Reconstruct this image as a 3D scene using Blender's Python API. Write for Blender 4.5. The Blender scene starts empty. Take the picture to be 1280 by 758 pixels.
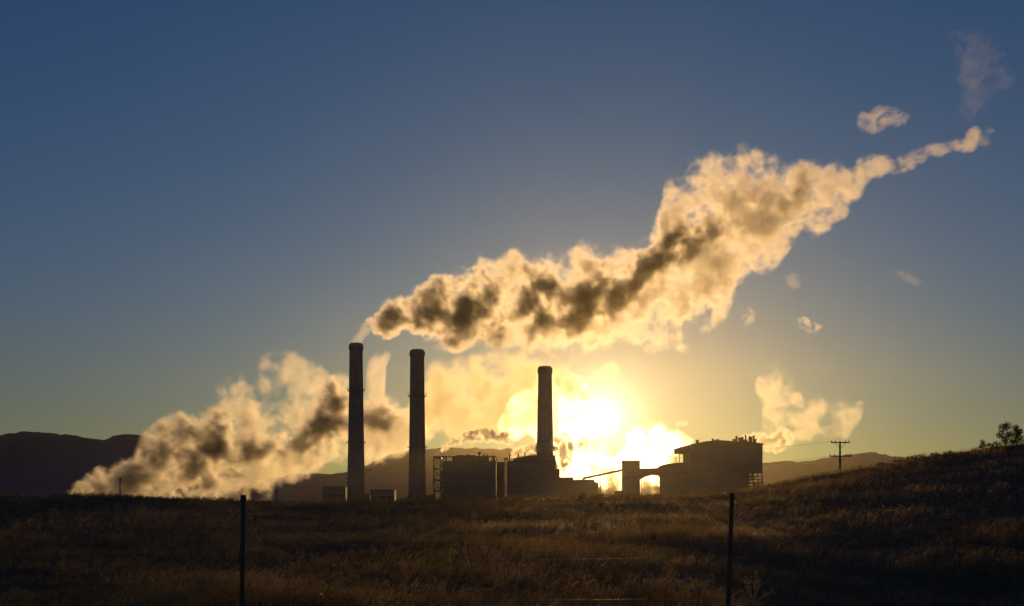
import bpy, bmesh, math, random
import numpy as np
from mathutils import Vector, Matrix, noise

R = math.radians
S = bpy.context.scene
COL = S.collection
F = 1758.0          # focal length in pixels of the 1280 px wide photograph
HZ = 625.0          # row of the eye level
EYE = 1.6

# ------------------------------------------------------------------ camera
cd = bpy.data.cameras.new('camera')
cam = bpy.data.objects.new('camera', cd)
COL.objects.link(cam)
cam.location = (0, 0, EYE)
cam.rotation_euler = (R(90), 0, 0)
cd.sensor_width = 36
cd.lens = 36 * F / 1280
cd.shift_y = (HZ - 379) / 1280
cd.clip_start = 0.1
cd.clip_end = 60000
S.camera = cam

# ------------------------------------------------------------------ light
SUN_AZ = math.atan((752 - 640) / F)       # clockwise from +Y
SUN_EL = math.atan((HZ - 523) / F)
sdir = Vector((math.sin(SUN_AZ) * math.cos(SUN_EL), math.cos(SUN_AZ) * math.cos(SUN_EL), math.sin(SUN_EL)))

W = bpy.data.worlds.new('World')
S.world = W
W.use_nodes = True
nt = W.node_tree
nt.nodes.clear()
out = nt.nodes.new('ShaderNodeOutputWorld')
bg = nt.nodes.new('ShaderNodeBackground')
sky = nt.nodes.new('ShaderNodeTexSky')
sky.sky_type = 'NISHITA'
sky.sun_disc = False
sky.sun_elevation = SUN_EL
sky.sun_rotation = SUN_AZ
sky.air_density = 1.0
sky.dust_density = 0.3
sky.ozone_density = 2.0
WS = 0.07
bg.inputs['Strength'].default_value = WS


def wn(t, **k):
    n = nt.nodes.new(t)
    for a, b in k.items():
        setattr(n, a, b)
    return n


def wmath(op, a, b=None, c=None, clamp=False):
    n = wn('ShaderNodeMath', operation=op)
    n.use_clamp = clamp
    for i, v in enumerate((a, b, c)):
        if v is None:
            continue
        if isinstance(v, (int, float)):
            n.inputs[i].default_value = v
        else:
            nt.links.new(v, n.inputs[i])
    return n.outputs[0]


tc = wn('ShaderNodeTexCoord')
dot = wn('ShaderNodeVectorMath', operation='DOT_PRODUCT')
nt.links.new(tc.outputs['Generated'], dot.inputs[0])
dot.inputs[1].default_value = sdir
# angle from the sun in degrees
ang = wmath('MULTIPLY', wmath('ARCCOSINE', wmath('MINIMUM', dot.outputs['Value'], 0.9999999)), 57.29578)
# circumsolar light of a dusty evening sky: two exponential falls, plus the disc of the sun
a1 = wmath('MULTIPLY', wmath('EXPONENT', wmath('MULTIPLY', ang, -1 / 0.75)), 140.0)
a2 = wmath('MULTIPLY', wmath('EXPONENT', wmath('MULTIPLY', ang, -1 / 4.5)), 0.0)
disc = wmath('MULTIPLY', wmath('LESS_THAN', ang, 0.45), 600.0)


def wcol(fac, col):
    n = wn('ShaderNodeVectorMath', operation='SCALE')
    n.inputs[0].default_value = col
    nt.links.new(fac, n.inputs['Scale'])
    return n.outputs[0]


def wadd(a, b):
    n = wn('ShaderNodeVectorMath', operation='ADD')
    nt.links.new(a, n.inputs[0])
    nt.links.new(b, n.inputs[1])
    return n.outputs[0]


tint = wn('ShaderNodeVectorMath', operation='MULTIPLY')
nt.links.new(sky.outputs[0], tint.inputs[0])
tint.inputs[1].default_value = (0.43, 1.06, 2.0)
sepz = wn('ShaderNodeSeparateXYZ')
nt.links.new(tc.outputs['Generated'], sepz.inputs[0])
# dusty band of air low over the horizon, all the way round
a3 = wmath('MULTIPLY', wmath('EXPONENT', wmath('MULTIPLY', wmath('MAXIMUM', sepz.outputs['Z'], 0.0), -10.0)), 3.6)
tot = wadd(wadd(tint.outputs[0], wcol(a3, (1.0, 0.28, 0.08))), wadd(wcol(a1, (1.0, 0.85, 0.5)), wadd(wcol(a2, (1.0, 0.84, 0.38)), wcol(disc, (1.0, 0.9, 0.7)))))
nt.links.new(tot, bg.inputs['Color'])
nt.links.new(bg.outputs[0], out.inputs['Surface'])

sl = bpy.data.lights.new('sun', 'SUN')
sl.energy = 4.6
sl.angle = R(0.5)
sl.color = (1.0, 0.59, 0.21)
sun = bpy.data.objects.new('sun', sl)
sun.rotation_euler = (-sdir).to_track_quat('-Z', 'Y').to_euler()
sun.location = (0, 0, 50)
COL.objects.link(sun)

S.view_settings.view_transform = 'Standard'
S.view_settings.look = 'None'
S.view_settings.gamma = 1
S.view_settings.exposure = -1.2
S.view_settings.use_curve_mapping = False

S.render.engine = 'CYCLES'
cy = S.cycles
cy.volume_bounces = 1
cy.max_bounces = 6
cy.diffuse_bounces = 2
cy.glossy_bounces = 2
cy.transmission_bounces = 2
cy.transparent_max_bounces = 96
cy.volume_step_rate = 1.0
cy.volume_max_steps = 512
cy.use_denoising = True
cy.sample_clamp_indirect = 4.0
cy.use_adaptive_sampling = True
cy.adaptive_threshold = 0.02

# ------------------------------------------------------------------ helpers


def P(x, y, Y):
    """the point of the world seen at photograph pixel x, y at depth Y"""
    return Vector(((x - 640) / F * Y, Y, EYE + (HZ - y) / F * Y))


def tag(o, label=None, cat=None, group=None, kind=None):
    if label:
        o['label'] = label
    if cat:
        o['category'] = cat
    if group:
        o['group'] = group
    if kind:
        o['kind'] = kind
    return o


def empty(name, loc):
    o = bpy.data.objects.new(name, None)
    COL.objects.link(o)
    o.location = loc
    return o


class MB:
    def __init__(s):
        s.bm = bmesh.new()

    def box(s, x0, x1, y0, y1, z0, z1):
        v = [s.bm.verts.new((x, y, z)) for z in (z0, z1) for x, y in ((x0, y0), (x1, y0), (x1, y1), (x0, y1))]
        for f in ((3, 2, 1, 0), (4, 5, 6, 7), (0, 1, 5, 4), (1, 2, 6, 5), (2, 3, 7, 6), (3, 0, 4, 7)):
            s.bm.faces.new([v[i] for i in f])
        return s

    def prism(s, pts, y0, y1):
        """extrude an x-z outline along y"""
        a = [s.bm.verts.new((x, y0, z)) for x, z in pts]
        b = [s.bm.verts.new((x, y1, z)) for x, z in pts]
        n = len(pts)
        s.bm.faces.new(a)
        s.bm.faces.new(b[::-1])
        for i in range(n):
            s.bm.faces.new((a[i], b[i], b[(i + 1) % n], a[(i + 1) % n]))
        return s

    def bar(s, p, q, r, r2=None, seg=8):
        p, q = Vector(p), Vector(q)
        r2 = r if r2 is None else r2
        d = (q - p)
        u = d.orthogonal().normalized()
        w = d.normalized().cross(u)
        rings = []
        for c, rr in ((p, r), (q, r2)):
            rings.append([s.bm.verts.new(c + (u * math.cos(t) + w * math.sin(t)) * rr)
                          for t in [2 * math.pi * k / seg for k in range(seg)]])
        for k in range(seg):
            s.bm.faces.new((rings[0][k], rings[0][(k + 1) % seg], rings[1][(k + 1) % seg], rings[1][k]))
        s.bm.faces.new(rings[0][::-1])
        s.bm.faces.new(rings[1])
        return s

    def lathe(s, prof, cx=0, cy=0, seg=40):
        rings = []
        for r, z in prof:
            rings.append([s.bm.verts.new((cx + r * math.cos(2 * math.pi * k / seg), cy + r * math.sin(2 * math.pi * k / seg), z)) for k in range(seg)])
        for a, b in zip(rings, rings[1:]):
            for k in range(seg):
                s.bm.faces.new((a[k], a[(k + 1) % seg], b[(k + 1) % seg], b[k]))
        s.bm.faces.new(rings[0][::-1])
        s.bm.faces.new(rings[-1])
        return s

    def build(s, name, mat, parent=None, smooth=False):
        me = bpy.data.meshes.new(name)
        bmesh.ops.recalc_face_normals(s.bm, faces=s.bm.faces)
        s.bm.to_mesh(me)
        s.bm.free()
        if smooth:
            me.polygons.foreach_set('use_smooth', [True] * len(me.polygons))
        me.materials.append(mat)
        o = bpy.data.objects.new(name, me)
        COL.objects.link(o)
        if parent:
            o.parent = parent
        return o


def raw_mesh(name, verts, faces, mat, smooth=False):
    me = bpy.data.meshes.new(name)
    verts = np.asarray(verts, np.float32)
    faces = np.asarray(faces, np.int32)
    me.vertices.add(len(verts))
    me.vertices.foreach_set('co', verts.ravel())
    k = faces.shape[1]
    me.loops.add(faces.size)
    me.loops.foreach_set('vertex_index', faces.ravel())
    me.polygons.add(len(faces))
    me.polygons.foreach_set('loop_start', np.arange(0, faces.size, k, dtype=np.int32))
    if smooth:
        me.polygons.foreach_set('use_smooth', np.ones(len(faces), bool))
    me.update(calc_edges=True)
    me.materials.append(mat)
    o = bpy.data.objects.new(name, me)
    COL.objects.link(o)
    return o


def mat_surface(name, c1, c2, scale=0.3, rough=0.85, detail=6, bump=0.0, translucent=None, spec=0.3, island=0.0):
    m = bpy.data.materials.new(name)
    m.use_nodes = True
    t = m.node_tree
    b = t.nodes['Principled BSDF']
    co = t.nodes.new('ShaderNodeTexCoord')
    n = t.nodes.new('ShaderNodeTexNoise')
    n.inputs['Scale'].default_value = scale
    n.inputs['Detail'].default_value = detail
    t.links.new(co.outputs['Object'], n.inputs['Vector'])
    r = t.nodes.new('ShaderNodeValToRGB')
    r.color_ramp.elements[0].position = 0.35
    r.color_ramp.elements[1].position = 0.65
    r.color_ramp.elements[0].color = (*c1, 1)
    r.color_ramp.elements[1].color = (*c2, 1)
    t.links.new(n.outputs['Fac'], r.inputs['Fac'])
    t.links.new(r.outputs['Color'], b.inputs['Base Color'])
    b.inputs['Roughness'].default_value = rough
    b.inputs['Specular IOR Level'].default_value = spec
    if bump:
        bu = t.nodes.new('ShaderNodeBump')
        bu.inputs['Strength'].default_value = bump
        t.links.new(n.outputs['Fac'], bu.inputs['Height'])
        t.links.new(bu.outputs['Normal'], b.inputs['Normal'])
    if translucent:
        tr = t.nodes.new('ShaderNodeBsdfTranslucent')
        t.links.new(r.outputs['Color'], tr.inputs['Color'])
        mx = t.nodes.new('ShaderNodeMixShader')
        mx.inputs[0].default_value = translucent
        t.links.new(b.outputs[0], mx.inputs[1])
        t.links.new(tr.outputs[0], mx.inputs[2])
        t.links.new(mx.outputs[0], t.nodes['Material Output'].inputs['Surface'])
    return m


# ------------------------------------------------------------------ ground
CREST = ([-700, -200, 0, 150, 300, 400, 520, 640, 800, 880, 940, 1000, 1040, 1100, 1150, 1200, 1240, 1280, 1500, 2000],
         [612, 617, 620, 621, 628, 631, 628, 623, 621, 619, 611, 599, 592, 582, 572, 566, 559, 555, 535, 500])
D0 = 150.0


def crest_z(px):
    return EYE + (HZ - np.interp(px, *CREST)) / F * D0


def smooth(t):
    t = np.clip(t, 0, 1)
    return t * t * (3 - 2 * t)


def ground_z(X, Y):
    X = np.asarray(X, float)
    Y = np.asarray(Y, float)
    Ys = np.maximum(Y, 25.0)
    px = 640 + X / Ys * F
    zc = crest_z(px)
    t = np.clip(Y / D0, 0, None)
    deep = 1.7 + 1.9 * smooth((px - 830) / 300)
    dip = -deep * smooth(Y / 38.0)
    near = np.where(t < 1, dip + (zc + deep) * np.clip((t - 0.2) / 0.8, 0, 1) ** 1.12, zc)
    fall = smooth((Y - D0) / 330.0)
    z = np.where(Y <= D0, near, near * (1 - fall) + (-9.0) * fall)
    z = z + 0.10 * np.sin(X * 0.31 + 1.3) * np.sin(Y * 0.23) * smooth(Y / 30) * (1 - smooth((Y - 400) / 200))
    z = z + 0.16 * np.sin(X * 0.05 + Y * 0.043) * np.sin(Y * 0.061 + 1) * smooth(Y / 60) * (1 - smooth((Y - 100) / 40))
    return z


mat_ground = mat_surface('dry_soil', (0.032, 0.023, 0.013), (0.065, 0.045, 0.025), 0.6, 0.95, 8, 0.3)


def sheet():
    ys = np.concatenate([np.linspace(-60, 0, 6)[:-1], np.linspace(0, 200, 140)[:-1], np.linspace(200, 600, 40)[:-1], np.geomspace(600, 5400, 30)])
    us = np.linspace(-1.6, 1.6, 260)
    V = []
    for y in ys:
        w = max(y, 60.0) + 20
        X = us * min(w, 2500.0)
        z = ground_z(X, np.full_like(X, y))
        V.append(np.stack([X, np.full_like(X, y), z], 1))
    n, m = len(ys), len(us)
    V = np.concatenate(V)
    i, j = np.meshgrid(np.arange(n - 1), np.arange(m - 1), indexing='ij')
    a = (i * m + j).ravel()
    Fc = np.stack([a, a + 1, a + m + 1, a + m], 1)
    return raw_mesh('ground', V, Fc, mat_ground, True)


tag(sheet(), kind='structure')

# ------------------------------------------------------------------ hills
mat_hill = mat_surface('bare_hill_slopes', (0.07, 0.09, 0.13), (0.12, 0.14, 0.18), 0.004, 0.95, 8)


def range_mesh(name, sky_pts, Y, depth, rough_amp, seed):
    xs = np.arange(sky_pts[0][0], sky_pts[-1][0] + 1, 4.0)
    yy = np.interp(xs, [p[0] for p in sky_pts], [p[1] for p in sky_pts])
    top = (HZ - yy) / F * Y + EYE + 9
    # soften and roughen the ridge
    k = np.ones(5) / 5
    top = np.convolve(np.pad(top, 2, 'edge'), k, 'valid')
    top = top + np.array([noise.fractal(Vector((x * 0.05 + seed * 3, seed, 0)), 0.7, 2.1, 5) for x in xs]) * 7.0 * Y / 5000
    rows = []
    nr = 26
    for r in range(nr):
        t = r / (nr - 1)           # 0 foot, 0.5 ridge, 1 far foot
        h = (1 - abs(2 * t - 1)) ** 0.9
        X0 = (xs - 640) / F * Y
        Yr = Y + (t - 0.5) * depth
        nz = np.array([noise.fractal(Vector((x * 0.0016 + seed, Yr * 0.0016, seed)), 0.9, 2.1, 6) for x in X0])
        rid = np.array([1 - abs(noise.fractal(Vector((x * 0.003 + seed, Yr * 0.001, seed + 5)), 0.9, 2.1, 4)) for x in X0])
        z = top * h + nz * rough_amp * h * (1 - h) * 4 + (rid - 0.7) * rough_amp * h * (1 - h) * 4 + nz * rough_amp * 0.05 * h
        z = z - 9 - (0 if 0 < r < nr - 1 else 3)
        rows.append(np.stack([X0, np.full_like(X0, Yr), z], 1))
    n, m = nr, len(xs)
    V = np.concatenate(rows)
    i, j = np.meshgrid(np.arange(n - 1), np.arange(m - 1), indexing='ij')
    a = (i * m + j).ravel()
    Fc = np.stack([a, a + 1, a + m + 1, a + m], 1)
    o = raw_mesh(name, V, Fc, mat_hill, True)
    tag(o, kind='structure')
    return o


range_mesh('hills', [(-420, 560), (-250, 545), (-100, 538), (0, 541), (22, 532), (50, 534), (85, 540), (108, 543), (134, 548), (146, 540), (162, 538),
                     (185, 543), (230, 556), (280, 578), (340, 612), (380, 625)], 3400, 1000, 40, 3.1)
range_mesh('hills', [(250, 625), (310, 622), (350, 606), (375, 596), (395, 592), (430, 592), (452, 584), (475, 573), (505, 560), (545, 556),
                     (600, 558), (645, 561), (700, 575), (780, 590), (860, 596), (900, 600), (950, 625)], 4500, 1200, 45, 8.7)
range_mesh('hills', [(820, 625), (880, 600), (930, 583), (960, 579), (1000, 578), (1020, 574), (1045, 570), (1070, 567), (1090, 564), (1110, 568), (1130, 572),
                     (1150, 571), (1170, 567), (1195, 565), (1230, 571), (1300, 575), (1400, 568), (1600, 590), (1750, 625)], 4300, 1100, 40, 14.2)

# ------------------------------------------------------------------ materials of the plant
mat_concrete = mat_surface('weathered_concrete', (0.22, 0.205, 0.18), (0.32, 0.30, 0.27), 0.08, 0.9)
mat_wall = mat_surface('corrugated_cladding', (0.20, 0.19, 0.17), (0.28, 0.26, 0.23), 0.05, 0.7)
mat_steel = mat_surface('painted_steel', (0.12, 0.11, 0.10), (0.18, 0.16, 0.15), 0.5, 0.5)
mat_roof = mat_surface('roofing', (0.10, 0.095, 0.09), (0.15, 0.14, 0.13), 0.1, 0.9)
mat_glass = mat_surface('dark_glass', (0.03, 0.035, 0.04), (0.05, 0.05, 0.055), 0.5, 0.15, spec=0.6)
mat_wood = mat_surface('weathered_wood', (0.10, 0.07, 0.045), (0.17, 0.125, 0.08), 6.0, 0.9, bump=0.4)
mat_wire = mat_surface('galvanised_wire', (0.16, 0.13, 0.11), (0.28, 0.24, 0.20), 20.0, 0.5)
mat_wire.node_tree.nodes['Principled BSDF'].inputs['Metallic'].default_value = 0.4

YP = 1100.0
M = YP / F               # metres per photograph pixel at the plant
ZG = -9.0


def px(x):
    return (x - 640) * M


def pz(y):
    return EYE + (HZ - y) * M


def chimney(cx_b, cx_t, wb, wt, ytop, rings, label, Y=YP, stub=None):
    """tapered concrete stack; cx/w in photograph pixels"""
    k = Y / F
    X = ((cx_b + cx_t) / 2 - 640) * k
    root = empty('chimney', (X, Y, ZG))
    tag(root, label, 'chimney', 'tall chimneys of the power station')
    H = EYE + (HZ - ytop) * k - ZG
    rb, rt = wb * k / 2 * 1.04, wt * k / 2

    def rad(z):
        t = z / H
        return rb + (rt - rb) * (1 - (1 - t) ** 1.25)
    prof = [(rad(H * i / 24), H * i / 24) for i in range(24)]
    prof += [(rad(H * 0.985), H - 5.2)]
    MB().lathe(prof, seg=48).build('shaft', mat_concrete, root, True)
    c = MB()
    c.lathe([(rt + 0.1, H - 5.8), (rt + 0.55, H - 5.2), (rt + 0.6, H - 2.2), (rt - 0.1, H - 0.9), (rt - 1.0, H - 0.1), (rt - 1.6, H), (rt - 1.9, H - 0.4)], seg=48)
    c.build('cap', mat_concrete, root, True)
    for yr in rings:
        z = EYE + (HZ - yr) * k - ZG
        r = rad(z)
        g = MB()
        g.lathe([(r - 0.1, z), (r + 1.3, z), (r + 1.3, z + 0.25), (r - 0.1, z + 0.25)], seg=40)
        pl = g.build('platform', mat_steel, root)
        g = MB()
        for j in range(20):
            a = 2 * math.pi * j / 20
            x, y = (r + 1.22) * math.cos(a), (r + 1.22) * math.sin(a)
            x2, y2 = (r + 1.22) * math.cos(a + math.pi / 10), (r + 1.22) * math.sin(a + math.pi / 10)
            g.bar((x, y, z + 0.25), (x, y, z + 1.35), 0.05, seg=5)
            g.bar((x, y, z + 1.35), (x2, y2, z + 1.35), 0.05, seg=5)
            g.bar((x, y, z + 0.8), (x2, y2, z + 0.8), 0.04, seg=5)
        g.build('railing', mat_steel, pl)
    # ladder up the near side
    g = MB()
    for s in (-0.35, 0.35):
        for i in range(12):
            z0, z1 = H * 0.96 * i / 12, H * 0.96 * (i + 1) / 12
            g.bar((s, -rad(z0) - 0.35, z0), (s, -rad(z1) - 0.35, z1), 0.06, seg=5)
    for i in range(int(H * 0.96 / 1.2)):
        z = 0.6 + i * 1.2
        g.bar((-0.35, -rad(z) - 0.35, z), (0.35, -rad(z) - 0.35, z), 0.04, seg=4)
    g.build('ladder', mat_steel, root)
    # lights on the platforms
    for yr in rings[:1]:
        z = EYE + (HZ - yr) * k - ZG
        r = rad(z)
        for s in (-1, 1):
            MB().lathe([(0.45, z + 1.36), (0.45, z + 1.6), (0.35, z + 1.65), (0.35, z + 2.3), (0.1, z + 2.5)], s * (r + 1.2), 0, seg=10).build('beacon', mat_steel, root)
    if stub:
        z = EYE + (HZ - stub) * k - ZG
        g = MB().box(rad(z) - 0.3, rad(z) + 6, -0.5, 0.5, z, z + 0.5)
        g.bar((rad(z), 0, z - 3), (rad(z) + 4.5, 0, z), 0.15, seg=5)
        g.build('bracket', mat_steel, root)
    return root


chimney(444.5, 445.7, 22.5, 16.5, 429, (489, 554), 'tallest concrete chimney, dark against smoke, leftmost of the three', stub=588)
chimney(520.5, 522.5, 22.0, 17.5, 437, (496, 560), 'middle concrete chimney standing left of the boiler building with open frame')
chimney(680.5, 682.0, 24.0, 17.0, 458, (572,), 'shortest chimney, hazy brown, right next to the glare of the sun', Y=YP + 10)


def building(name, label, x0, x1, yt, Y, dep, mat=None, cat='building', group=None, roof=True, roofpts=None, bays=0, doors=0, rail=False):
    """block seen between photograph columns x0..x1 with top row yt"""
    k = Y / F
    cx = ((x0 + x1) / 2 - 640) * k
    root = empty(name, (cx, Y, ZG))
    tag(root, label, cat, group)
    hw = (x1 - x0) * k / 2
    H = EYE + (HZ - yt) * k - ZG
    mat = mat or mat_wall
    w = MB()
    if roofpts:
        pts = [(-hw, 0)] + [((x - 640) * k - cx, EYE + (HZ - y) * k - ZG) for x, y in roofpts] + [(hw, 0)]
        w.prism(pts, -dep / 2, dep / 2)
    else:
        w.box(-hw, hw, -dep / 2, dep / 2, 0, H)
        n = int(2 * hw / 3)
        for i in range(n + 1):            # pilasters of the cladding
            x = -hw + 2 * hw * i / max(n, 1)
            w.box(x - 0.12, x + 0.12, -dep / 2 - 0.15, -dep / 2 + 0.05, 0.02, H - 0.6)
    w.build('wall', mat, root)
    if roof and not roofpts:
        r = MB().box(-hw - 0.4, hw + 0.4, -dep / 2 - 0.4, dep / 2 + 0.4, H + 0.003, H + 0.5)
        ro = r.build('roof', mat_roof, root)
        if rail:
            g = MB()
            n = max(2, int(2 * hw / 2.5))
            for i in range(n + 1):
                x = -hw + 2 * hw * i / n
                g.bar((x, -dep / 2, H + 0.5), (x, -dep / 2, H + 1.6), 0.06, seg=5)
            g.bar((-hw, -dep / 2, H + 1.6), (hw, -dep / 2, H + 1.6), 0.06, seg=5)
            g.bar((-hw, -dep / 2, H + 1.05), (hw, -dep / 2, H + 1.05), 0.05, seg=5)
            g.build('railing', mat_steel, ro)
    for i in range(bays):
        x = -hw + 2 * hw * (i + 0.5) / bays
        ww = min(2.2, hw * 0.5 / bays * 1.6)
        f = MB().box(x - ww, x + ww, -dep / 2 - 0.22, -dep / 2 - 0.02, H * 0.62, H * 0.62 + 2.2)
        wi = f.build('window', mat_glass, root)
        for s in (-1, 0, 1):
            MB().box(x + s * ww - 0.1, x + s * ww + 0.1, -dep / 2 - 0.3, -dep / 2 - 0.223, H * 0.62 - 0.1, H * 0.62 + 2.3).build('mullion', mat_steel, wi)
    return root, hw, H, cx


# low buildings left
building('shed', 'low dark shed touching the foot of the tallest chimney on its left', 405, 432.5, 609, YP - 4, 18, bays=3)
building('shed', 'tiny low hut just right of the foot of the tallest chimney', 456, 463, 618, YP - 6, 8)
building('shed', 'low flat roofed shed between the tallest and the middle chimney', 464.5, 494, 613, YP - 8, 16, bays=3)
building('coal_shed', 'low sloping bank-like shed leaning against the middle chimney foot', 494, 546, 622, YP + 14, 14, roofpts=[(494, 626), (510, 622), (510, 619), (546, 619)])

# ---------- boiler building with the open frame


def open_frame(root, x0, x1, y0, y1, cols, rows, dep, r=0.35, name='steel_frame', cx=0, k=M, brace=True, Yo=0):
    g = MB()
    X = [(x - 640) * k - cx for x in np.linspace(x0, x1, cols + 1)]
    Z = [EYE + (HZ - y) * k - ZG for y in np.linspace(y1, y0, rows + 1)]
    for yy in (-dep / 2 + Yo, dep / 2 + Yo):
        for x in X:
            g.box(x - r, x + r, yy - r, yy + r, 0, Z[-1])
        for z in Z:
            g.box(X[0] + r, X[-1] - r, yy - r * 0.7, yy + r * 0.7, z - r, z + r * 0.98)
        if brace:
            for i in range(cols):
                for j in range(rows):
                    g.bar((X[i], yy, Z[j]), (X[i + 1], yy, Z[j + 1]), r * 0.4, seg=5)
                    g.bar((X[i + 1], yy + 0.01, Z[j]), (X[i], yy + 0.01, Z[j + 1]), r * 0.4, seg=5)
    for x in X:
        for z in Z:
            g.box(x - r * 0.6, x + r * 0.6, -dep / 2 + r + Yo, dep / 2 - r + Yo, z - r * 0.8, z + r * 0.8)
    return g.build(name, mat_steel, root)


rt, hw, H, cx = building('boiler_house', 'boiler house with an open steel frame on its left side, between two chimneys', 554, 620, 578, YP - 2, 30, rail=False)
open_frame(rt, 543, 552, 573, 614, 1, 3, 20, 0.42, cx=cx)
g = MB()
for j in range(14):
    x = -hw - 6.5 + j * (2 * hw + 7) / 13
    g.box(x - 0.25, x + 0.25, -15.3, -14.8, H + 0.5, H + 3.4)
g.box(-hw - 7, hw + 0.5, -15.5, -14.6, H + 3.4, H + 4.3)
g.build('pipe_bridge', mat_steel, rt)
zt = EYE + (HZ - 571) * M - ZG
g = MB().box(px(566) - cx, px(612) - cx, -9, 9, H + 0.503, zt)
g.box(px(571) - cx, px(596) - cx, -8, 8, zt + 0.002, zt + 0.8)
g.build('penthouse', mat_wall, rt)
for x, y in ((599.5, 565.5), (609, 568), (605, 567.5), (617, 569)):
    z = EYE + (HZ - y) * M - ZG
    MB().lathe([(0.9, H + 0.6), (0.9, z - 1), (1.4 if x < 600 else 0.5, z - 0.6), (1.0 if x < 600 else 0.4, z)], px(x) - cx, -3, seg=12).build('vent', mat_steel, rt)
for x0_, x1_, y0_ in ((556, 559, 570), (573, 577, 568.5), (584, 586, 567.5), (591, 594, 569)):
    a, b = px(x0_) - cx, px(x1_) - cx
    MB().box(a, b, 10, 13, H + 0.503, EYE + (HZ - y0_) * M - ZG).build('roof_unit', mat_steel, rt)

building('stair_tower', 'narrow block squeezed between the two boiler houses', 621.5, 630, 579, YP, 22)
rt, hw, H, cx = building('boiler_house', 'boiler house directly in front of the shortest chimney', 634.5, 694, 578, YP - 24, 26, rail=True)
k2 = (YP - 24) / F
zt = EYE + (HZ - 571.5) * k2 - ZG
MB().prism([((641 - 640) * k2 - cx, H + 0.51), ((642 - 640) * k2 - cx, zt - 1.5), ((663 - 640) * k2 - cx, zt + 1.0), ((694 - 640) * k2 - cx, zt + 1.2), ((694 - 640) * k2 - cx, H + 0.51)], -8, 8).build('penthouse', mat_wall, rt)
open_frame(rt, 631, 634.3, 573, 616, 1, 5, 12, 0.3, cx=cx, k=k2)
for x, y in ((637, 567), (648, 568), (656, 566.5), (688, 566)):
    z = EYE + (HZ - y) * k2 - ZG
    MB().lathe([(0.5, H + 0.6), (0.5, z)], (x - 640) * k2 - cx, -6, seg=10).build('vent', mat_steel, rt)
building('annex', 'stepped annex descending to the right of the shortest chimney', 693.6, 747, 600, YP - 20, 24,
         roofpts=[(694.2, 587), (699, 587), (699, 597), (716, 597), (716, 600), (742, 600), (742.5, 603), (747, 604)])

# conveyor and the transfer tower
cv = empty('conveyor', P(777, 613, YP - 10))
cv.location.z = ZG
tag(cv, 'inclined conveyor gallery rising to the small square tower in front of the glare', 'conveyor')
c0 = P(728, 598.5, YP - 10) - cv.location
c1 = P(777.5, 588.0, YP - 10) - cv.location
g = MB().prism([(c0.x, c0.z - 0.9), (c1.x, c1.z - 0.9), (c1.x, c1.z + 0.9), (c0.x, c0.z + 0.9)], -1.6, 1.6)
g.build('gallery', mat_wall, cv)
g = MB()
for t in (0.06, 0.45):
    q = c0.lerp(c1, t)
    for s in (-1.3, 1.3):
        g.bar((q.x - 0.8, s, 0), (q.x, s, q.z - 0.8), 0.16, seg=5)
        g.bar((q.x + 0.8, s, 0), (q.x, s, q.z - 0.8), 0.16, seg=5)
g.build('trestle', mat_steel, cv)

rt, hw, H, cx = building('transfer_tower', 'small square tower with a flat top where the conveyor ends', 778, 799, 577, YP - 12, 13, bays=2)
MB().box(px(767) - cx, px(777) - cx, -5, 5, 0, EYE + (HZ - 614) * M - ZG).build('lean_to', mat_wall, rt)

# the linking building with the opening under it
k3 = (YP - 12) / F
cxl = (811.5 - 640) * k3
lb = empty('link_bridge', (cxl, YP - 12, ZG))
tag(lb, 'raised link between the small square tower and the large turbine hall, sky showing beneath', 'building')


def L(x, y):
    return ((x - 640) * k3 - cxl, EYE + (HZ - y) * k3 - ZG)


MB().prism([L(799.6, 586), L(821.5, 585.5), L(826, 582), L(826, 598), L(823, 594.5), L(815, 594), L(806, 596.5), L(799.6, 600)], -5, 5).build('gallery', mat_wall, lb)
for x in (801, 825):
    a = L(x, 596)
    MB().box(a[0] - 0.3, a[0] + 0.3, -4, -3.4, 0, a[1] + 1).build('pier', mat_steel, lb)

# turbine hall
YT = YP - 12
kt = YT / F
cxt = (900 - 640) * kt
th = empty('turbine_hall', (cxt, YT, ZG))
tag(th, 'large dark hall with a shallow curved roof and overhanging left end', 'building')


def T(x, y):
    return ((x - 640) * kt - cxt, EYE + (HZ - y) * kt - ZG)


MB().prism([(T(826.5, 0)[0], 0), T(826.5, 582), T(832, 580.5), T(845, 579), T(857.9, 578.6), (T(857.9, 0)[0], 0)], -12, 12).build('side_wing', mat_wall, th)
MB().prism([(T(858, 0)[0], 0), T(858, 558.5), T(947.5, 557.5), T(947.5, 592), T(930, 592), (T(930, 0)[0], 0)], -20, 20).build('wall', mat_wall, th)
MB().prism([T(846.5, 566.8), T(846, 560.5), T(858, 557.3), T(875, 553.6), T(893, 551.6), T(905, 552.4), T(915, 553.6), T(930, 553), T(948.5, 556.0), T(948.5, 557.4), T(858, 558.3), T(857.9, 567)], -20.5, 20.5).build('roof', mat_roof, th)
for x in (846.8, 851.5, 856.5):
    q = T(x, 566.9)
    for yy in (-12, 11.6):
        MB().box(q[0], q[0] + 0.35, yy, yy + 0.4, T(0, 579)[1], q[1]).build('column', mat_steel, th)
g = MB()
for x in (930.5, 936, 941.5, 947):
    q = T(x, 592)
    for yy in (-19.5, 0, 19.5):
        g.box(q[0] - 0.35, q[0] + 0.35, yy - 0.35, yy + 0.35, 0, q[1] - 0.002)
for y in (596, 600, 604, 608):
    q0, q1 = T(930.2, y), T(948, y)
    for yy in (-19.6, 19.6):
        g.box(q0[0] + 0.02, q1[0], yy - 0.25, yy + 0.25, q0[1] - 0.3, q0[1] + 0.3)
random.seed(5)
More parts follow.
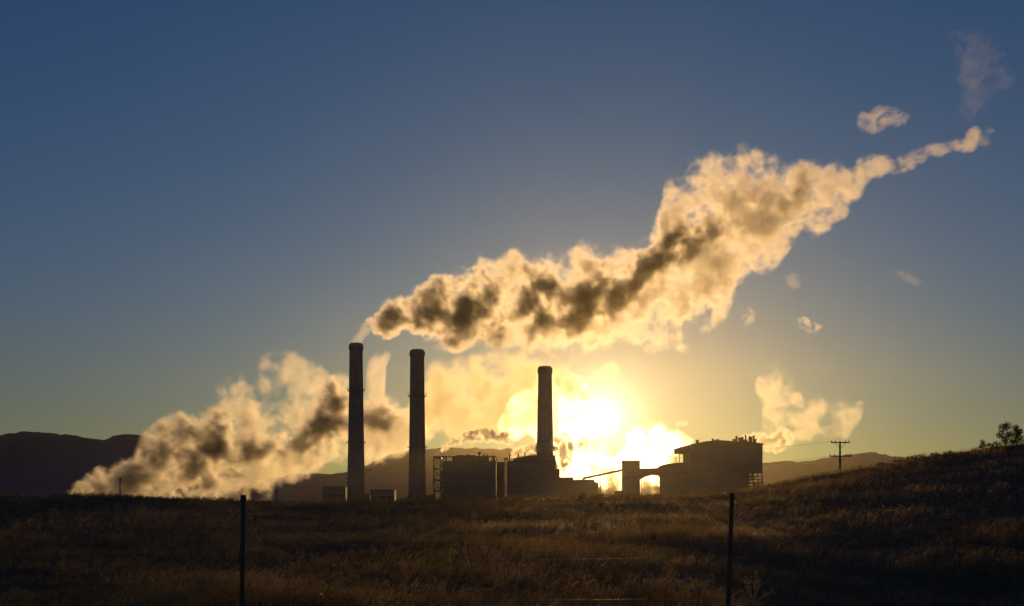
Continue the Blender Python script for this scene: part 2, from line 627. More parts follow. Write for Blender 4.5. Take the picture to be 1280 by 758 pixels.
for j in range(12):
    x, y = random.uniform(931, 944), random.uniform(594, 612)
    a = T(x, y)
    g.box(a[0], a[0] + random.uniform(1, 2.6), -6 + j, -5.5 + j, a[1], a[1] + random.uniform(0.6, 2.0))
g.build('steel_frame', mat_steel, th)
g = MB()
for i, y in enumerate((562, 567, 572, 577, 582, 587)):
    a, b = T(947.6, y), T(947.6, y + 5)
    g.box(a[0] - 0.05, a[0] + 1.2, -8, -6, a[1] - 0.15, a[1])
    g.bar((a[0] + 0.6, -8, a[1] - 0.1), (b[0] + 0.6, -6, b[1] - 0.1), 0.2, seg=5)
    g.box(a[0] + 1.1, a[0] + 1.25, -8, -7.85, b[1] - 0.1, a[1] + 1)
g.build('stair', mat_steel, th)
for x, w_, y in ((890, 1.0, 548.8), (893, .5, 550), (902, .5, 551), (919.5, 1.0, 545.5), (923, .6, 548), (927, 1.2, 546.5), (931, .8, 544), (936, 1.2, 546), (941, .9, 545)):
    a = T(x, y)
    MB().lathe([(w_ * .8, T(0, 555)[1]), (w_ * .8, a[1] - 0.8), (w_, a[1] - 0.7), (w_ * .7, a[1])], a[0], -4, seg=10).build('vent', mat_steel, th)
for x in (833.5, 846):
    a = T(x, 595.5)
    MB().box(a[0] - 0.9, a[0] + 0.9, -12.2, -12.02, a[1] - 0.9, a[1] + 0.9).build('window', mat_glass, th)
for x0_, x1_, y0_, y1_ in ((917, 921.5, 549.5, 556), (924, 927, 547.5, 556), (929, 935, 550, 556), (937.5, 941, 546.5, 556), (942.5, 946, 549.5, 556), (871, 874, 550.5, 556), (897, 899, 549.5, 555)):
    a, b = T(x0_, y1_), T(x1_, y0_)
    MB().box(a[0], b[0], 2, 6, a[1], b[1]).box(a[0] - 0.3, b[0] + 0.3, 1.7, 6.3, b[1] + 0.002, b[1] + 0.35).build('roof_unit', mat_steel, th)

# ------------------------------------------------------------------ smoke and steam


def profile(poly, xs, pad=0.0):
    """upper and lower edge of an outline at each x, in photograph rows; nan outside"""
    top, bot = np.full(len(xs), np.nan), np.full(len(xs), np.nan)
    n = len(poly)
    for i_, x in enumerate(xs):
        hits = []
        for a in range(n):
            (x0, y0), (x1, y1) = poly[a], poly[(a + 1) % n]
            if (x0 <= x < x1) or (x1 <= x < x0):
                hits.append(y0 + (y1 - y0) * (x - x0) / (x1 - x0))
        if hits:
            top[i_], bot[i_] = min(hits) - pad, max(hits) + pad
    return top, bot


def smoke(name, label, cat, poly, Y, seed, dens=0.1, cores=(), core_mul=1.3, flat=0.42, color=(0.93, 0.90, 0.86), aniso=0.72, ns=0.035, detail=5.0,
          amp=1.15, edge=0.5, base=0.12, step=0.05, depth=0.55, distort=0.15, wide=38.0, pad=1.5, taper=9.0, roughness=0.62):
    """smoke as a real body: a winding tube of varying height whose density is eaten away by fractal noise.
    cores: outlines where the smoke is dense"""
    k = Y / F
    x0, x1 = min(p[0] for p in poly) - 1, max(p[0] for p in poly) + 1
    org = P((x0 + x1) / 2, np.mean([p[1] for p in poly]), Y)
    NS = 32
    xs = np.linspace(x0, x1, NS)
    top, bot = profile(poly, np.clip(xs, x0 + 1.5, x1 - 1.5), pad)
    bad = np.isnan(top)
    if bad.any():
        top[bad] = np.interp(xs[bad], xs[~bad], top[~bad])
        bot[bad] = np.interp(xs[bad], xs[~bad], bot[~bad])
    mid, half = (top + bot) / 2, np.maximum((bot - top) / 2, 1.5)
    dep = np.minimum(half, wide) * 0.9 + 1
    W0, W1 = (x0 - 640) * k - org.x, (x1 - 640) * k - org.x
    zc = EYE + (HZ - mid) * k - org.z
    zh = half * k
    zd = dep * k
    R0 = max(np.abs(zc).max(), zh.max(), zd.max()) * 1.05
    m = bpy.data.materials.new(name)
    m.use_nodes = True
    t = m.node_tree
    t.nodes.clear()
    N = t.nodes.new

    def ma(op, a, b=None, c=None, clamp=False):
        q = N('ShaderNodeMath')
        q.operation = op
        q.use_clamp = clamp
        for ii, vv in enumerate((a, b, c)):
            if vv is None:
                continue
            if isinstance(vv, (int, float)):
                q.inputs[ii].default_value = vv
            else:
                t.links.new(vv, q.inputs[ii])
        return q.outputs[0]

    def ramp(fac, a, b, c):
        q = N('ShaderNodeValToRGB')
        cr = q.color_ramp
        cr.interpolation = 'LINEAR'
        while len(cr.elements) < NS:
            cr.elements.new(0.5)
        for ii in range(NS):
            cr.elements[ii].position = ii / (NS - 1)
        for ii in range(NS):
            cr.elements[ii].color = (float(a[ii]), float(b[ii]), float(c[ii]), 1)
        t.links.new(fac, q.inputs['Fac'])
        sp = N('ShaderNodeSeparateColor')
        t.links.new(q.outputs['Color'], sp.inputs[0])
        return sp.outputs
    co = N('ShaderNodeTexCoord').outputs['Object']
    sx = N('ShaderNodeSeparateXYZ')
    t.links.new(co, sx.inputs[0])
    X, Yo, Z = sx.outputs
    u = ma('MULTIPLY_ADD', X, 1 / (W1 - W0), -W0 / (W1 - W0), clamp=True)
    wob = min(12.0, float(zd.mean()) * 0.5)
    wf = 2.2 / max(float(zd.mean()), 4.0) / 2.5
    yw = ma('MULTIPLY_ADD', ma('SINE', ma('MULTIPLY_ADD', X, wf, float(seed))), wob, Yo)

    def env(zc_, zh_, zd_):
        c_, h_, d_ = ramp(u, zc_ / R0 * 0.5 + 0.5, zh_ / R0, zd_ / R0)
        zz = ma('DIVIDE', ma('SUBTRACT', Z, ma('MULTIPLY_ADD', c_, 2 * R0, -R0)), ma('MULTIPLY', h_, R0))
        yy = ma('DIVIDE', yw, ma('MULTIPLY', d_, R0))
        return ma('SUBTRACT', 1.0, ma('SQRT', ma('MULTIPLY_ADD', zz, zz, ma('MULTIPLY', yy, yy))))
    mp = N('ShaderNodeMapping')
    mp.inputs['Location'].default_value = (seed * 7.1, seed * 3.3, seed)
    mp.inputs['Scale'].default_value = (1, depth, 1)
    t.links.new(co, mp.inputs['Vector'])
    nz = N('ShaderNodeTexNoise')
    nz.inputs['Scale'].default_value = ns
    nz.inputs['Detail'].default_value = detail
    nz.inputs['Roughness'].default_value = roughness
    nz.inputs['Distortion'].default_value = distort
    t.links.new(mp.outputs[0], nz.inputs['Vector'])
    f = ma('SUBTRACT', nz.outputs['Fac'], 0.5)
    # towards the two ends the body thins out
    e1 = env(zc, zh, zd)
    ends = ma('MINIMUM', ma('MULTIPLY', ma('MINIMUM', u, ma('SUBTRACT', 1.0, u)), taper), 0.55)
    x1_ = ma('ADD', ma('MULTIPLY_ADD', f, amp * 1.6, base - 0.18 - 0.55), ma('ADD', ends, ma('MINIMUM', e1, flat)))
    d1 = ma('DIVIDE', x1_, edge, clamp=True)
    d1 = ma('MULTIPLY', d1, d1)
    if cores:
        ct, cb = np.full(NS, np.nan), np.full(NS, np.nan)
        for pl in cores:
            a, b = profile(pl, xs, 5)
            ct, cb = np.fmin(ct, a), np.fmax(cb, b)
        ok = ~np.isnan(ct)
        cm = np.interp(xs, xs[ok], ((ct + cb) / 2)[ok])
        ch = np.where(ok, (cb - ct) / 2 + 2, 0.6)
        zc2 = EYE + (HZ - cm) * k - org.z
        e2 = env(zc2, ch * k, np.minimum(ch, 24) * k + 0.1)
        x2 = ma('ADD', ma('MULTIPLY_ADD', f, amp * 2.2, 0.05), ma('MINIMUM', e2, 0.5))
        d2_ = ma('DIVIDE', x2, 0.7, clamp=True)
        d1 = ma('MULTIPLY_ADD', ma('MULTIPLY', d2_, core_mul), ma('MINIMUM', ma('MULTIPLY', d1, 4.0), 1.0), d1)
    # never denser than nothing at the skin of the body
    dn = ma('MULTIPLY', d1, ma('MULTIPLY', ma('MULTIPLY_ADD', e1, 6.0, 0.55, clamp=True), dens))
    v = N('ShaderNodeVolumePrincipled')
    v.inputs['Color'].default_value = (*color, 1)
    v.inputs['Anisotropy'].default_value = aniso
    t.links.new(dn, v.inputs['Density'])
    o_ = N('ShaderNodeOutputMaterial')
    t.links.new(v.outputs[0], o_.inputs['Volume'])
    m.cycles.volume_step_rate = step
    m.cycles.volume_sampling = 'DISTANCE'
    # the body: rings along the drift of the smoke
    NX, NR = 90, 24
    uu = np.linspace(0, 1, NX)
    V = []
    for q in uu:
        X_ = W0 + (W1 - W0) * q
        c_, h_, d_ = (float(np.interp(q, np.linspace(0, 1, NS), arr)) for arr in (zc, zh, zd))
        yo = -math.sin(X_ * wf + seed) * wob
        for r_ in range(NR):
            a = 2 * math.pi * r_ / NR
            rr = 1.09 + 0.05 * noise.noise(Vector((X_ * 0.08, math.cos(a) * 2, math.sin(a) * 2 + seed)))
            V.append((X_, yo + math.cos(a) * d_ * rr, c_ + math.sin(a) * h_ * rr))
    Fc = []
    for a in range(NX - 1):
        for b in range(NR):
            b2 = (b + 1) % NR
            Fc.append((a * NR + b, a * NR + b2, (a + 1) * NR + b2, (a + 1) * NR + b))
    me = bpy.data.meshes.new(name)
    me.from_pydata(V, [], Fc + [tuple(range(NR))[::-1], tuple(range((NX - 1) * NR, NX * NR))])
    bm_ = bmesh.new()
    bm_.from_mesh(me)
    bmesh.ops.recalc_face_normals(bm_, faces=bm_.faces)
    bm_.to_mesh(me)
    bm_.free()
    me.materials.append(m)
    o = bpy.data.objects.new(name, me)
    COL.objects.link(o)
    o.location = org
    tag(o, label, cat)
    return o


main_poly = [(449, 408), (457, 397), (470, 385), (483, 372), (500, 365), (515, 362), (522, 355), (540, 345), (552, 345), (565, 338), (580, 337), (598, 328),
             (612, 330), (622, 335), (632, 318), (645, 309), (658, 313), (670, 318), (685, 316), (694, 322), (706, 318), (716, 303), (728, 300), (745, 305),
             (762, 304), (775, 306), (782, 314), (800, 305), (815, 297), (817, 288), (830, 280), (850, 277), (870, 275), (850, 268), (832, 267), (822, 252),
             (822, 238), (832, 224), (850, 218), (868, 205), (895, 198), (912, 203), (920, 202), (925, 185), (938, 178), (955, 184), (968, 195), (974, 203),
             (995, 196), (1015, 198), (1030, 205), (1038, 220), (1028, 250), (1008, 280), (990, 302), (983, 318), (972, 330), (973, 345),
             (955, 335), (935, 340), (922, 355), (918, 370), (912, 395), (890, 415), (870, 425), (853, 447), (842, 446), (828, 432), (810, 436), (790, 440),
             (775, 432), (760, 428), (745, 440), (730, 444), (715, 450), (700, 455), (690, 452), (670, 448), (650, 443), (620, 442), (600, 440), (585, 438),
             (560, 435), (545, 436), (530, 433), (525, 425), (528, 415), (510, 415), (490, 418), (475, 422), (460, 420), (450, 414)]
core1 = [(462, 404), (480, 387), (505, 374), (522, 364), (550, 354), (580, 347), (605, 345), (620, 362), (630, 385), (641, 402), (630, 415), (600, 422),
         (570, 430), (545, 426), (540, 412), (515, 408), (490, 415), (468, 412)]
core2 = [(700, 382), (720, 357), (735, 342), (770, 328), (800, 320), (830, 303), (850, 286), (875, 280), (890, 290), (884, 310), (860, 325), (830, 335),
         (800, 352), (790, 370), (770, 390), (745, 405), (725, 422), (705, 422), (699, 400)]
core3 = [(640, 345), (665, 328), (690, 340), (698, 365), (696, 395), (680, 420), (655, 410), (640, 385)]
smoke('smoke_plume', 'huge golden smoke plume streaming right from above the tallest chimney towards the upper right', 'smoke plume', main_poly, 1120, 11, dens=0.085, ns=0.050, base=0.22, amp=1.45, pad=3, roughness=0.68, detail=6.0, depth=0.45,
      cores=(core1, core2, core3), core_mul=1.6, step=0.07)
tail_poly = [(975, 300), (978, 232), (990, 215), (1005, 205), (1018, 202), (1030, 200), (1050, 210), (1065, 208), (1075, 198), (1100, 190), (1130, 192), (1145, 185), (1165, 180), (1195, 175),
             (1215, 160), (1245, 152), (1252, 172), (1235, 182), (1205, 194), (1180, 197), (1160, 199), (1140, 212), (1125, 220), (1105, 218), (1088, 227),
             (1080, 242), (1067, 262), (1047, 280), (1022, 297), (1003, 299), (985, 305)]
smoke('smoke_wisp', 'ragged thin tail trailing off the right end of the golden plume', 'smoke', tail_poly, 1130, 61, dens=0.042, ns=0.07, base=0.20, amp=1.9, taper=5.0, step=0.04)


def puff(poly, Y, seed, label, dens=0.05, cat='smoke', name='smoke_wisp', ns=0.09, amp=1.8, base=0.16, taper=4.0, **kw):
    return smoke(name, label, cat, poly, Y, seed, dens=dens, ns=ns, amp=amp, base=base, taper=taper, **kw)


puff([(1060, 158), (1075, 142), (1100, 134), (1125, 135), (1142, 142), (1135, 155), (1115, 158), (1095, 168), (1075, 166)], 1130, 71,
     'small ragged wisp floating above the thin tail of the plume', 0.020, ns=0.085, amp=2.8, base=0.14, distort=0.8, taper=2.6)
puff([(437, 430), (440, 424), (446, 414), (452, 404), (462, 398), (470, 402), (472, 412), (462, 418), (456, 424), (453, 430)], 1100, 70,
     'thin haze of smoke curling out of the mouth of the tallest chimney', 0.02, step=0.1)
puff([(992, 400), (1002, 395), (1018, 400), (1030, 408), (1024, 416), (1005, 417), (994, 412)], 1120, 72, 'small bright puff alone in the sky right of the plume, biggest of the loose scraps', 0.03, amp=2.6, distort=0.8, taper=2.6)
puff([(924, 384), (938, 380), (947, 390), (944, 404), (932, 410), (926, 400)], 1120, 73, 'small puff just below the right side of the plume', 0.014, amp=2.6, distort=0.8, taper=2.6)
puff([(1112, 338), (1125, 334), (1142, 344), (1155, 352), (1148, 360), (1130, 354)], 1120, 74, 'faint scrap of smoke furthest right below the thin tail', 0.009)
puff([(980, 345), (992, 340), (1003, 345), (1000, 358), (990, 364)], 1120, 75, 'faint scrap of smoke just right of the plume belly', 0.008)
puff([(1180, 40), (1215, 30), (1240, 60), (1270, 95), (1262, 112), (1235, 130), (1215, 150), (1200, 140), (1225, 110), (1205, 70)], 1140, 76,
     'very faint veil of smoke near the top right corner', 0.0022, ns=0.07, amp=2.6, distort=0.8, step=0.08)
left_poly = [(74, 622), (76, 613), (95, 601), (115, 592), (130, 585), (150, 578), (165, 572), (170, 558), (173, 545), (185, 538), (197, 530), (206, 518),
             (225, 508), (245, 503), (258, 496), (265, 480), (275, 466), (300, 467), (312, 478), (325, 496), (345, 505), (362, 500), (385, 485), (405, 472),
             (420, 468), (436, 474), (452, 478), (466, 484), (478, 492), (505, 502), (530, 497), (545, 500), (545, 555), (520, 560),
             (500, 570), (475, 579), (455, 583), (440, 580), (415, 588), (395, 600), (370, 612), (345, 616), (330, 632), (200, 632), (75, 632)]
smoke('smoke_bank', 'broad rolling smoke bank low on the left, drifting behind the two taller chimneys', 'smoke plume', left_poly, 1500, 13, dens=0.05, ns=0.036, base=0.22, amp=1.4, pad=3, roughness=0.67, detail=6.0, depth=0.45, cores=([(95, 612), (130, 594), (165, 582), (190, 552), (225, 530), (235, 515), (260, 512), (290, 520), (292, 540), (280, 560), (290, 580), (265, 610), (240, 628), (95, 628)],
             [(265, 575), (300, 555), (340, 545), (380, 530), (425, 520), (440, 530), (425, 548), (390, 560), (350, 562), (310, 575), (280, 590)],
             [(400, 480), (412, 476), (420, 492), (445, 505), (490, 512), (500, 522), (480, 534), (455, 530), (430, 520), (405, 498)]), core_mul=2.0, step=0.07)
puff([(316, 470), (322, 452), (340, 442), (368, 438), (395, 448), (415, 468), (425, 480), (400, 486), (390, 500), (360, 505), (335, 505), (322, 492)], 1520, 85,
     'pale rounded puff rising from the top of the low left smoke bank', 0.022, ns=0.03, step=0.08)
puff([(455, 466), (460, 445), (472, 434), (490, 428), (488, 446), (478, 464), (474, 486), (480, 500), (455, 500)], 1450, 86,
     'thin upright wisp between the tallest and the middle chimney', 0.018, taper=2.0, amp=2.8, base=0.25, distort=0.6, ns=0.035, step=0.08)
smoke('steam_bank', 'yellow steam bank filling the gap between the middle and the shortest chimney', 'steam',
      [(506, 520), (514, 490), (528, 466), (545, 450), (575, 446), (600, 438), (640, 434), (690, 440), (715, 455), (735, 480), (745, 510), (725, 535), (700, 560), (650, 562), (610, 558), (560, 560), (528, 552)], 1420, 87, dens=0.04, color=(0.95, 0.90, 0.72),
      ns=0.035, base=0.2, amp=1.3, step=0.08)
smoke('steam_cloud', 'blown white steam cloud left of the sun, behind the shortest chimney', 'steam',
      [(618, 530), (630, 508), (644, 488), (660, 476), (692, 466), (702, 462), (712, 474), (730, 478), (740, 488), (738, 505), (728, 520), (735, 545), (742, 560), (740, 600), (700, 622), (690, 560), (650, 556), (630, 546)],
      1250, 88, dens=0.065, color=(0.96, 0.96, 0.95), aniso=0.89, ns=0.06, amp=1.9, base=0.15, step=0.05)
smoke('steam_cloud', 'white steam cloud right of the sun, between the square tower and the hall roof', 'steam',
      [(776, 560), (784, 540), (800, 532), (815, 527), (838, 531), (862, 544), (870, 552), (858, 562), (848, 572), (834, 590), (828, 618), (785, 620), (776, 590)], 1250, 92, dens=0.035,
      color=(0.96, 0.96, 0.95), aniso=0.89, ns=0.075, amp=1.9, base=0.15, step=0.05)
smoke('steam_cloud', 'low white steam under the sun, behind the inclined conveyor', 'steam',
      [(700, 575), (715, 566), (732, 562), (752, 558), (770, 556), (800, 556), (800, 615), (700, 615)], 1230, 93, dens=0.03,
      color=(0.96, 0.96, 0.95), aniso=0.89, ns=0.09, amp=1.9, base=0.1, step=0.06)
puff([(738, 466), (752, 456), (765, 452), (778, 460), (775, 472), (760, 478), (742, 480)], 1250, 89, 'small torn puff just above the dazzling white steam', 0.03, cat='steam', name='steam_puff')
puff([(842, 530), (850, 527), (861, 528), (860, 532), (846, 533)], 1200, 99, 'tiny bright scrap of steam floating above the left end of the turbine hall', 0.06, cat='steam', name='steam_puff', ns=0.2)
smoke('smoke_plume', 'soft yellow smoke drifting right of the large hall', 'smoke plume',
      [(943, 482), (948, 466), (962, 453), (978, 456), (990, 472), (1005, 488), (1030, 496), (1055, 500), (1078, 500), (1080, 515), (1068, 538), (1050, 552), (1010, 556), (985, 560),
       (960, 558), (958, 540), (965, 525), (952, 505)], 1300, 101, dens=0.022, ns=0.065, amp=1.7, base=0.12, step=0.05)
puff([(922, 552), (930, 544), (945, 540), (960, 542), (972, 534), (986, 536), (996, 546), (990, 556), (975, 568), (960, 566), (946, 560), (930, 558)], 1120, 102,
     'bright curling steam blowing off the right end of the hall roof', 0.18, cat='steam', name='steam_puff', ns=0.17)
puff([(543, 572), (550, 562), (562, 551), (575, 543), (592, 537), (612, 536), (640, 540), (650, 548), (640, 556), (618, 552), (598, 552), (580, 553), (565, 558), (552, 567), (545, 573)], 1110, 103,
     'thin bright steam streaming off the open steel frame of the left boiler house', 0.32, cat='steam', name='steam_puff', ns=0.20, amp=2.4, base=0.22)
puff([(633, 570), (640, 563), (655, 558), (672, 555), (692, 556), (700, 562), (672, 566), (652, 569), (638, 573)], 1090, 104,
     'thin bright steam streaming off the boiler house in front of the shortest chimney', 0.36, cat='steam', name='steam_puff', ns=0.22, amp=2.4, base=0.22)
puff([(684, 555), (692, 543), (706, 540), (722, 546), (742, 548), (748, 560), (732, 566), (716, 562), (710, 572), (716, 584), (705, 592), (698, 580), (690, 568)], 1085, 105,
     'curling white steam in front of the glare right of the shortest chimney', 0.18, cat='steam', name='steam_puff', ns=0.20, amp=2.6, base=0.15)

# ------------------------------------------------------------------ poles and lines


def pole_with_arms(x, ytop, Y, arms, label, r=0.16, group=None, k_arm=None):
    k = Y / F
    X = (x - 640) * k
    zt = EYE + (HZ - ytop) * k
    z0 = float(ground_z(X, Y)) - 0.3
    root = empty('utility_pole', (X, Y, z0))
    tag(root, label, 'utility pole', group)
    MB().bar((0, 0, 0), (0, 0, zt - z0), r * 1.3, r, seg=12).build('pole', mat_wood, root, True)
    for y, hwp in arms:
        z = EYE + (HZ - y) * k - z0
        a = MB().box(-hwp * k, hwp * k, -r - 0.14, -r - 0.02, z - 0.08, z + 0.08).build('crossarm', mat_wood, root)
        for s in (-0.95, -0.55, 0.55, 0.95):
            MB().lathe([(0.05, z + 0.082), (0.09, z + 0.16), (0.06, z + 0.22), (0.08, z + 0.26), (0.03, z + 0.32)], s * hwp * k, -r - 0.08, seg=10).build('insulator', mat_glass, a)
        for s in (-1, 1):
            MB().bar((0, -r, z - 0.9), (s * hwp * k * 0.6, -r - 0.08, z - 0.08), 0.03, seg=5).build('brace', mat_steel, a)
    return root


pl = pole_with_arms(1050, 552, 210, ((553.5, 11.5), (570.5, 13.5)), 'utility pole with two crossarms standing on the right hand slope', r=0.13)
pole_with_arms(150, 597, 620, ((599, 3),), 'slim distant pole in front of the left smoke bank', r=0.28)
pole_with_arms(345, 613, 620, ((614.5, 3),), 'short slim distant pole left of the power station', r=0.22)

mat_cable = mat_surface('black_cable', (0.03, 0.03, 0.03), (0.05, 0.05, 0.05), 2.0, 0.5)
for i, (y, s) in enumerate(((553.5, -0.9), (570.5, 0.0), (570.5, 0.9))):
    a = P(1050 + s * 11, y - 1.5, 210)
    b = P((400, 420, 440)[i], (588, 604, 606)[i], 560)
    g = MB()
    n = 40
    pts = []
    for j in range(n + 1):
        t = j / n
        q = a.lerp(b, t)
        q.z -= 4 * t * (1 - t) * 3.0
        pts.append(q)
    for u, v in zip(pts, pts[1:]):
        g.bar(u, v, 0.015, 0.015, seg=5)
    tag(g.build('power_line', mat_cable), ('uppermost thin cable running left from the pole on the slope', 'middle thin cable running left from the lower crossarm of the pole',
                                          'lowest thin cable running left from the lower crossarm of the pole')[i], 'cable', 'cables of the utility pole')

# ------------------------------------------------------------------ fence
YF = 16.0
kf = YF / F
fence = empty('wire_fence', (0, YF, float(ground_z(0, YF))))
tag(fence, 'wire fence on two thin dark posts crossing the near field', 'fence')
fz = fence.location.z
for (xt, yt, xb, wd) in ((-310, 618, -312, 6), (304, 619, 301, 6), (915, 617, 905, 6), (1530, 615, 1534, 6)):
    a = P(xt, yt, YF)
    gx = (xb - 640) * kf
    gz = float(ground_z(gx, YF)) - 0.25
    b = Vector((gx, YF, gz))
    g = MB()
    r = wd * kf / 2
    g.bar(b - fence.location, a - fence.location - Vector((0, 0, 0.05)), r * 1.05, r * 0.95, seg=10)
    g.bar(a - fence.location - Vector((0, 0, 0.07)), a - fence.location, r * 1.25, r * 1.1, seg=10)
    g.build('post', mat_wood, fence)
for yw in (632, 664, 697, 748):
    g = MB()
    prev = None
    for j in range(121):
        x = -310 + 1840 * j / 120
        t = ((x + 310) % 613) / 613
        q = P(x, yw, YF - 0.05) - fence.location
        q.z -= 0.02 * 4 * t * (1 - t)
        if prev is not None:
            g.bar(prev, q, 0.0015, 0.0015, seg=4)
            if j % 1 == 0:
                m_ = (prev + q) / 2
                g.bar(m_ - Vector((0.012, 0, 0.012)), m_ + Vector((0.012, 0, 0.012)), 0.0015, seg=3)
                g.bar(m_ - Vector((-0.012, 0, 0.012)), m_ + Vector((-0.012, 0, 0.012)), 0.0015, seg=3)
        prev = q
    g.build('wire', mat_wire, fence)

# ------------------------------------------------------------------ shrubs and small trees
mat_leaf = mat_surface('dark_leaves', (0.035, 0.05, 0.018), (0.07, 0.09, 0.03), 3.0, 0.6, translucent=0.35)
mat_bark = mat_surface('bark', (0.07, 0.055, 0.04), (0.12, 0.09, 0.07), 5.0, 0.9)


def shrub(x, ytop, Y, hpx, clumps, label, seed, name='tree', cat='tree', nl=260, leaf=0.10):
    rnd = random.Random(seed)
    k = Y / F
    X = (x - 640) * k
    z0 = float(ground_z(X, Y)) - 0.05
    root = empty(name, (X, Y, z0))
    tag(root, label, cat, 'bushes on the right hand crest')
    g = MB()
    V, Fc = [], []
    for (cx_, cy_, r) in clumps:
        c = P(cx_, cy_, Y + rnd.uniform(-0.3, 0.3)) - root.location
        mid = Vector((c.x * 0.35 + rnd.uniform(-.1, .1), c.y * 0.5, c.z * 0.45))
        g.bar((0, 0, 0), mid, 0.05, 0.035, seg=6)
        g.bar(mid, c, 0.035, 0.012, seg=6)
        for _ in range(5):
            e = c + Vector((rnd.gauss(0, 1), rnd.gauss(0, 1), rnd.gauss(0, 1))) * r * k * 0.6
            g.bar(mid.lerp(c, rnd.uniform(.4, 1)), e, 0.014, 0.005, seg=4)
        for _ in range(nl):
            d = Vector((rnd.gauss(0, 1), rnd.gauss(0, 1), rnd.gauss(0, 1))).normalized() * (rnd.random() ** 0.45) * r * k
            q = c + d
            a = Vector((rnd.gauss(0, 1), rnd.gauss(0, 1), rnd.gauss(0, 1))).normalized()
            b = a.orthogonal().normalized()
            L_ = leaf * rnd.uniform(0.6, 1.3)
            n0 = len(V)
            V += [q - a * L_, q + b * L_ * 0.4, q + a * L_, q - b * L_ * 0.4]
            Fc.append((n0, n0 + 1, n0 + 2, n0 + 3))
    g.build('trunk', mat_bark, root)
    o = raw_mesh('crown', [v[:] for v in V], Fc, mat_leaf)
    o.parent = root
    return root


shrub(1257, 526, 152, 30, [(1254, 535, 6), (1259, 533, 6), (1251, 544, 6), (1262, 543, 5), (1257, 550, 6)], 'taller small tree at the right end of the crest', 1)
shrub(1271, 530, 152, 30, [(1270, 536, 5), (1274, 540, 5), (1270, 545, 6), (1276, 549, 6), (1266, 552, 5)], 'second small tree at the very right edge of the photo', 2)
shrub(1229, 551, 152, 10, [(1228, 553, 3.5), (1231, 557, 4), (1226, 558, 3)], 'little round bush left of the two small trees', 3, 'bush', 'bush', 90)
shrub(1238, 556, 152, 8, [(1237, 556, 3), (1241, 557, 3)], 'lowest bush squeezed beside the two small trees', 4, 'bush', 'bush', 70)
shrub(1245, 554, 152, 8, [(1245, 554, 4), (1249, 556, 4)], 'bush at the foot of the taller small tree', 5, 'bush', 'bush', 70)
for i, (x, y) in enumerate(((1122, 576), (1148, 570), (1138, 572), (1100, 580), (1168, 568), (1185, 566))):
    lab = ('low scrub bush on the dark slope, nearest right of the utility pole', 'broad low scrub bush, middle of the right hand slope crest', 'small scrub bump between two low bushes on the crest',
           'low scrub clump on the crest below the far hill peak', 'thin low scrub on the upper part of the crest', 'faint low scrub furthest up the crest before the small trees')
    shrub(x, y, 151, 5, [(x - 3, y + 1, 3), (x + 2, y, 3.4), (x + 6, y + 2, 2.6)], lab[(3, 0, 1, 2, 4, 5)[i] if False else i], 40 + i, 'bush', 'bush', 60)

# ------------------------------------------------------------------ grass
mat_grass = mat_surface('dry_grass', (0.11, 0.068, 0.026), (0.40, 0.27, 0.11), 0.35, 0.36, 6, translucent=0.68, spec=0.8)


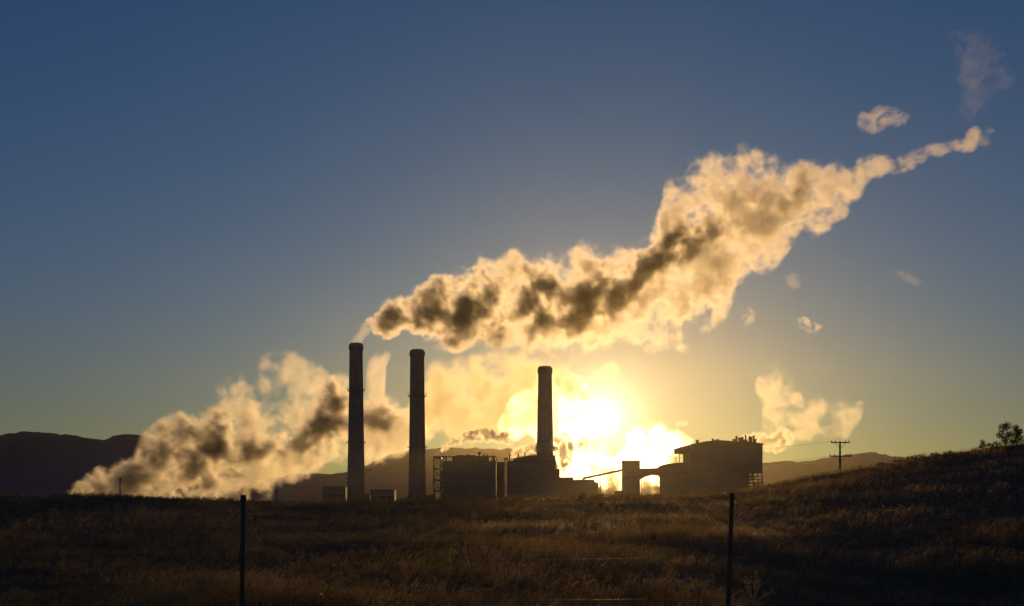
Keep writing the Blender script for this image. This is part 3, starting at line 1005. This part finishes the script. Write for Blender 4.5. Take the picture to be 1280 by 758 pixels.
def grass(seed):
    rng = np.random.default_rng(seed)
    parts = []
    # depth bands: count, width of a blade grows with distance so it stays seen
    for (d0, d1, n, w, h) in ((13, 26, 90000, 0.0035, 0.34), (26, 45, 130000, 0.005, 0.36), (45, 80, 120000, 0.009, 0.38), (80, 165, 130000, 0.018, 0.42)):
        d = np.sqrt(rng.uniform(d0 ** 2, d1 ** 2, n))
        x = rng.uniform(-0.46, 0.46, n) * d
        # tufts: pull blades toward clump centres
        cl = rng.integers(0, n // 14, n)
        cd_ = np.sqrt(rng.uniform(d0 ** 2, d1 ** 2, n // 14))
        cx_ = rng.uniform(-0.46, 0.46, n // 14) * cd_
        tuft = rng.random(n) < 0.65
        x = np.where(tuft, cx_[cl] + rng.normal(0, 0.10, n), x)
        d = np.where(tuft, cd_[cl] + rng.normal(0, 0.10, n), d)
        ch = rng.uniform(0.5, 1.5, n // 14)
        hh = h * rng.uniform(0.45, 1.25, n) * np.where(tuft, ch[cl], 0.7)
        patch = 0.72 + 0.5 * np.sin(x * 0.35 + 2 * np.sin(d * 0.11)) * np.sin(d * 0.21 + x * 0.12)
        hh *= np.clip(patch, 0.3, 1.3)
        z = ground_z(x, d)
        ang = rng.uniform(0, 2 * np.pi, n)
        lean = rng.uniform(0.1, 0.75, n) * hh
        wx = np.cos(ang + 1.57) * w
        wy = np.sin(ang + 1.57) * w
        bx, by = x, d
        mx_, my_ = x + np.cos(ang) * lean * 0.3 + 0.08 * hh, d + np.sin(ang) * lean * 0.3
        tx, ty = x + np.cos(ang) * lean + 0.25 * hh, d + np.sin(ang) * lean
        v = np.stack([np.stack([bx - wx / 2, by - wy / 2, z - 0.02], 1), np.stack([bx + wx / 2, by + wy / 2, z - 0.02], 1),
                      np.stack([mx_ + wx * .45, my_ + wy * .45, z + hh * 0.6], 1), np.stack([mx_ - wx * .45, my_ - wy * .45, z + hh * 0.6], 1),
                      np.stack([tx + wx * .25, ty + wy * .25, z + hh], 1), np.stack([tx - wx * .1, ty - wy * .1, z + hh], 1)], 1)
        parts.append(v.reshape(-1, 3))
        # seed heads on a share of the stems
        sh = rng.random(n) < 0.22
        s = w * 1.6
        hx, hy, hz = tx[sh], ty[sh], z[sh] + hh[sh]
        L_ = 0.05 * rng.uniform(0.6, 1.6, sh.sum())
        v2 = np.stack([np.stack([hx - s, hy, hz], 1), np.stack([hx + L_ * 0.3, hy + s, hz - L_ * 0.2], 1), np.stack([hx + s, hy, hz + 0.3 * L_], 1),
                       np.stack([hx + L_ * 0.8 + s, hy, hz + L_], 1), np.stack([hx + L_ + s * 0.5, hy, hz + L_ * 1.05], 1), np.stack([hx + L_ * 0.8 - s, hy, hz + L_ * 0.9], 1)], 1)
        # order as two quads sharing an edge
        v2 = v2[:, [0, 1, 2, 5, 3, 4]]
        parts.append(v2.reshape(-1, 3))
    V = np.concatenate(parts)
    n = len(V) // 6
    b = (np.arange(n) * 6)[:, None]
    Fc = np.concatenate([b + np.array([0, 1, 2, 3]), b + np.array([3, 2, 4, 5])], 0)
    o = raw_mesh('grass', V, Fc, mat_grass)
    tag(o, 'dry golden grass covering the dark field', 'grass', kind='stuff')
    return o


grass(4)

mat_weed = mat_surface('dry_weed', (0.5, 0.4, 0.24), (0.7, 0.58, 0.36), 3.0, 0.5, translucent=0.6)


def weed(x, y, d, hpx, label, seed):
    rnd = random.Random(seed)
    for d in np.arange(14.0, 140.0, 0.25):        # nearest ground seen at that row
        if HZ - (float(ground_z((x - 640) / F * d, d)) - EYE) / d * F <= y:
            break
    k = d / F
    X = (x - 640) * k
    z0 = float(ground_z(X, d))
    root = empty('weed', (X, d, z0 - 0.02))
    tag(root, label, 'plant', 'bright dry weeds in the field')
    H = hpx * k
    g = MB()
    for i in range(9):
        a = rnd.uniform(0, 2 * math.pi)
        tip = Vector((math.cos(a) * H * rnd.uniform(.1, .75), math.sin(a) * H * .5, H * rnd.uniform(0.35, 1.1)))
        mid = tip * 0.55 + Vector((0, 0, H * 0.12))
        g.bar((0, 0, 0), mid, 0.013, 0.011, seg=4)
        g.bar(mid, tip, 0.011, 0.007, seg=4)
        for _ in range(5):
            b = mid.lerp(tip, rnd.uniform(.2, 1))
            e = b + Vector((rnd.uniform(-1, 1), rnd.uniform(-1, 1), rnd.uniform(-.2, 1))) * H * 0.16
            g.bar(b, e, 0.007, 0.005, seg=3)
            g.lathe([(0.005, e.z), (0.024, e.z + 0.016), (0.02, e.z + 0.038), (0.004, e.z + 0.055)], e.x, e.y, seg=5)
    g.build('stalk', mat_weed, root)


weed(590, 724, 24.5, 44, 'pale dry weed with spread stalks left of the field centre', 1)
weed(942, 756, 20.0, 32, 'pale dry weed at the bottom edge just right of the fence post', 2)
weed(872, 752, 20.2, 28, 'smaller dry weed at the bottom edge just left of the fence post', 3)

# ------------------------------------------------------------------ haze
hz = bpy.data.materials.new('haze_air')
hz.use_nodes = True
t = hz.node_tree
t.nodes.clear()
o = t.nodes.new('ShaderNodeOutputMaterial')
v = t.nodes.new('ShaderNodeVolumePrincipled')
v.inputs['Color'].default_value = (0.28, 0.25, 0.17, 1)
v.inputs['Density'].default_value = 0.00004
v.inputs['Anisotropy'].default_value = 0.87
t.links.new(v.outputs[0], o.inputs['Volume'])
hz.cycles.homogeneous_volume = True
g = MB().box(-4200, 4200, -300, 5600, ZG - 60, 520)
tag(g.build('haze', hz), kind='stuff')
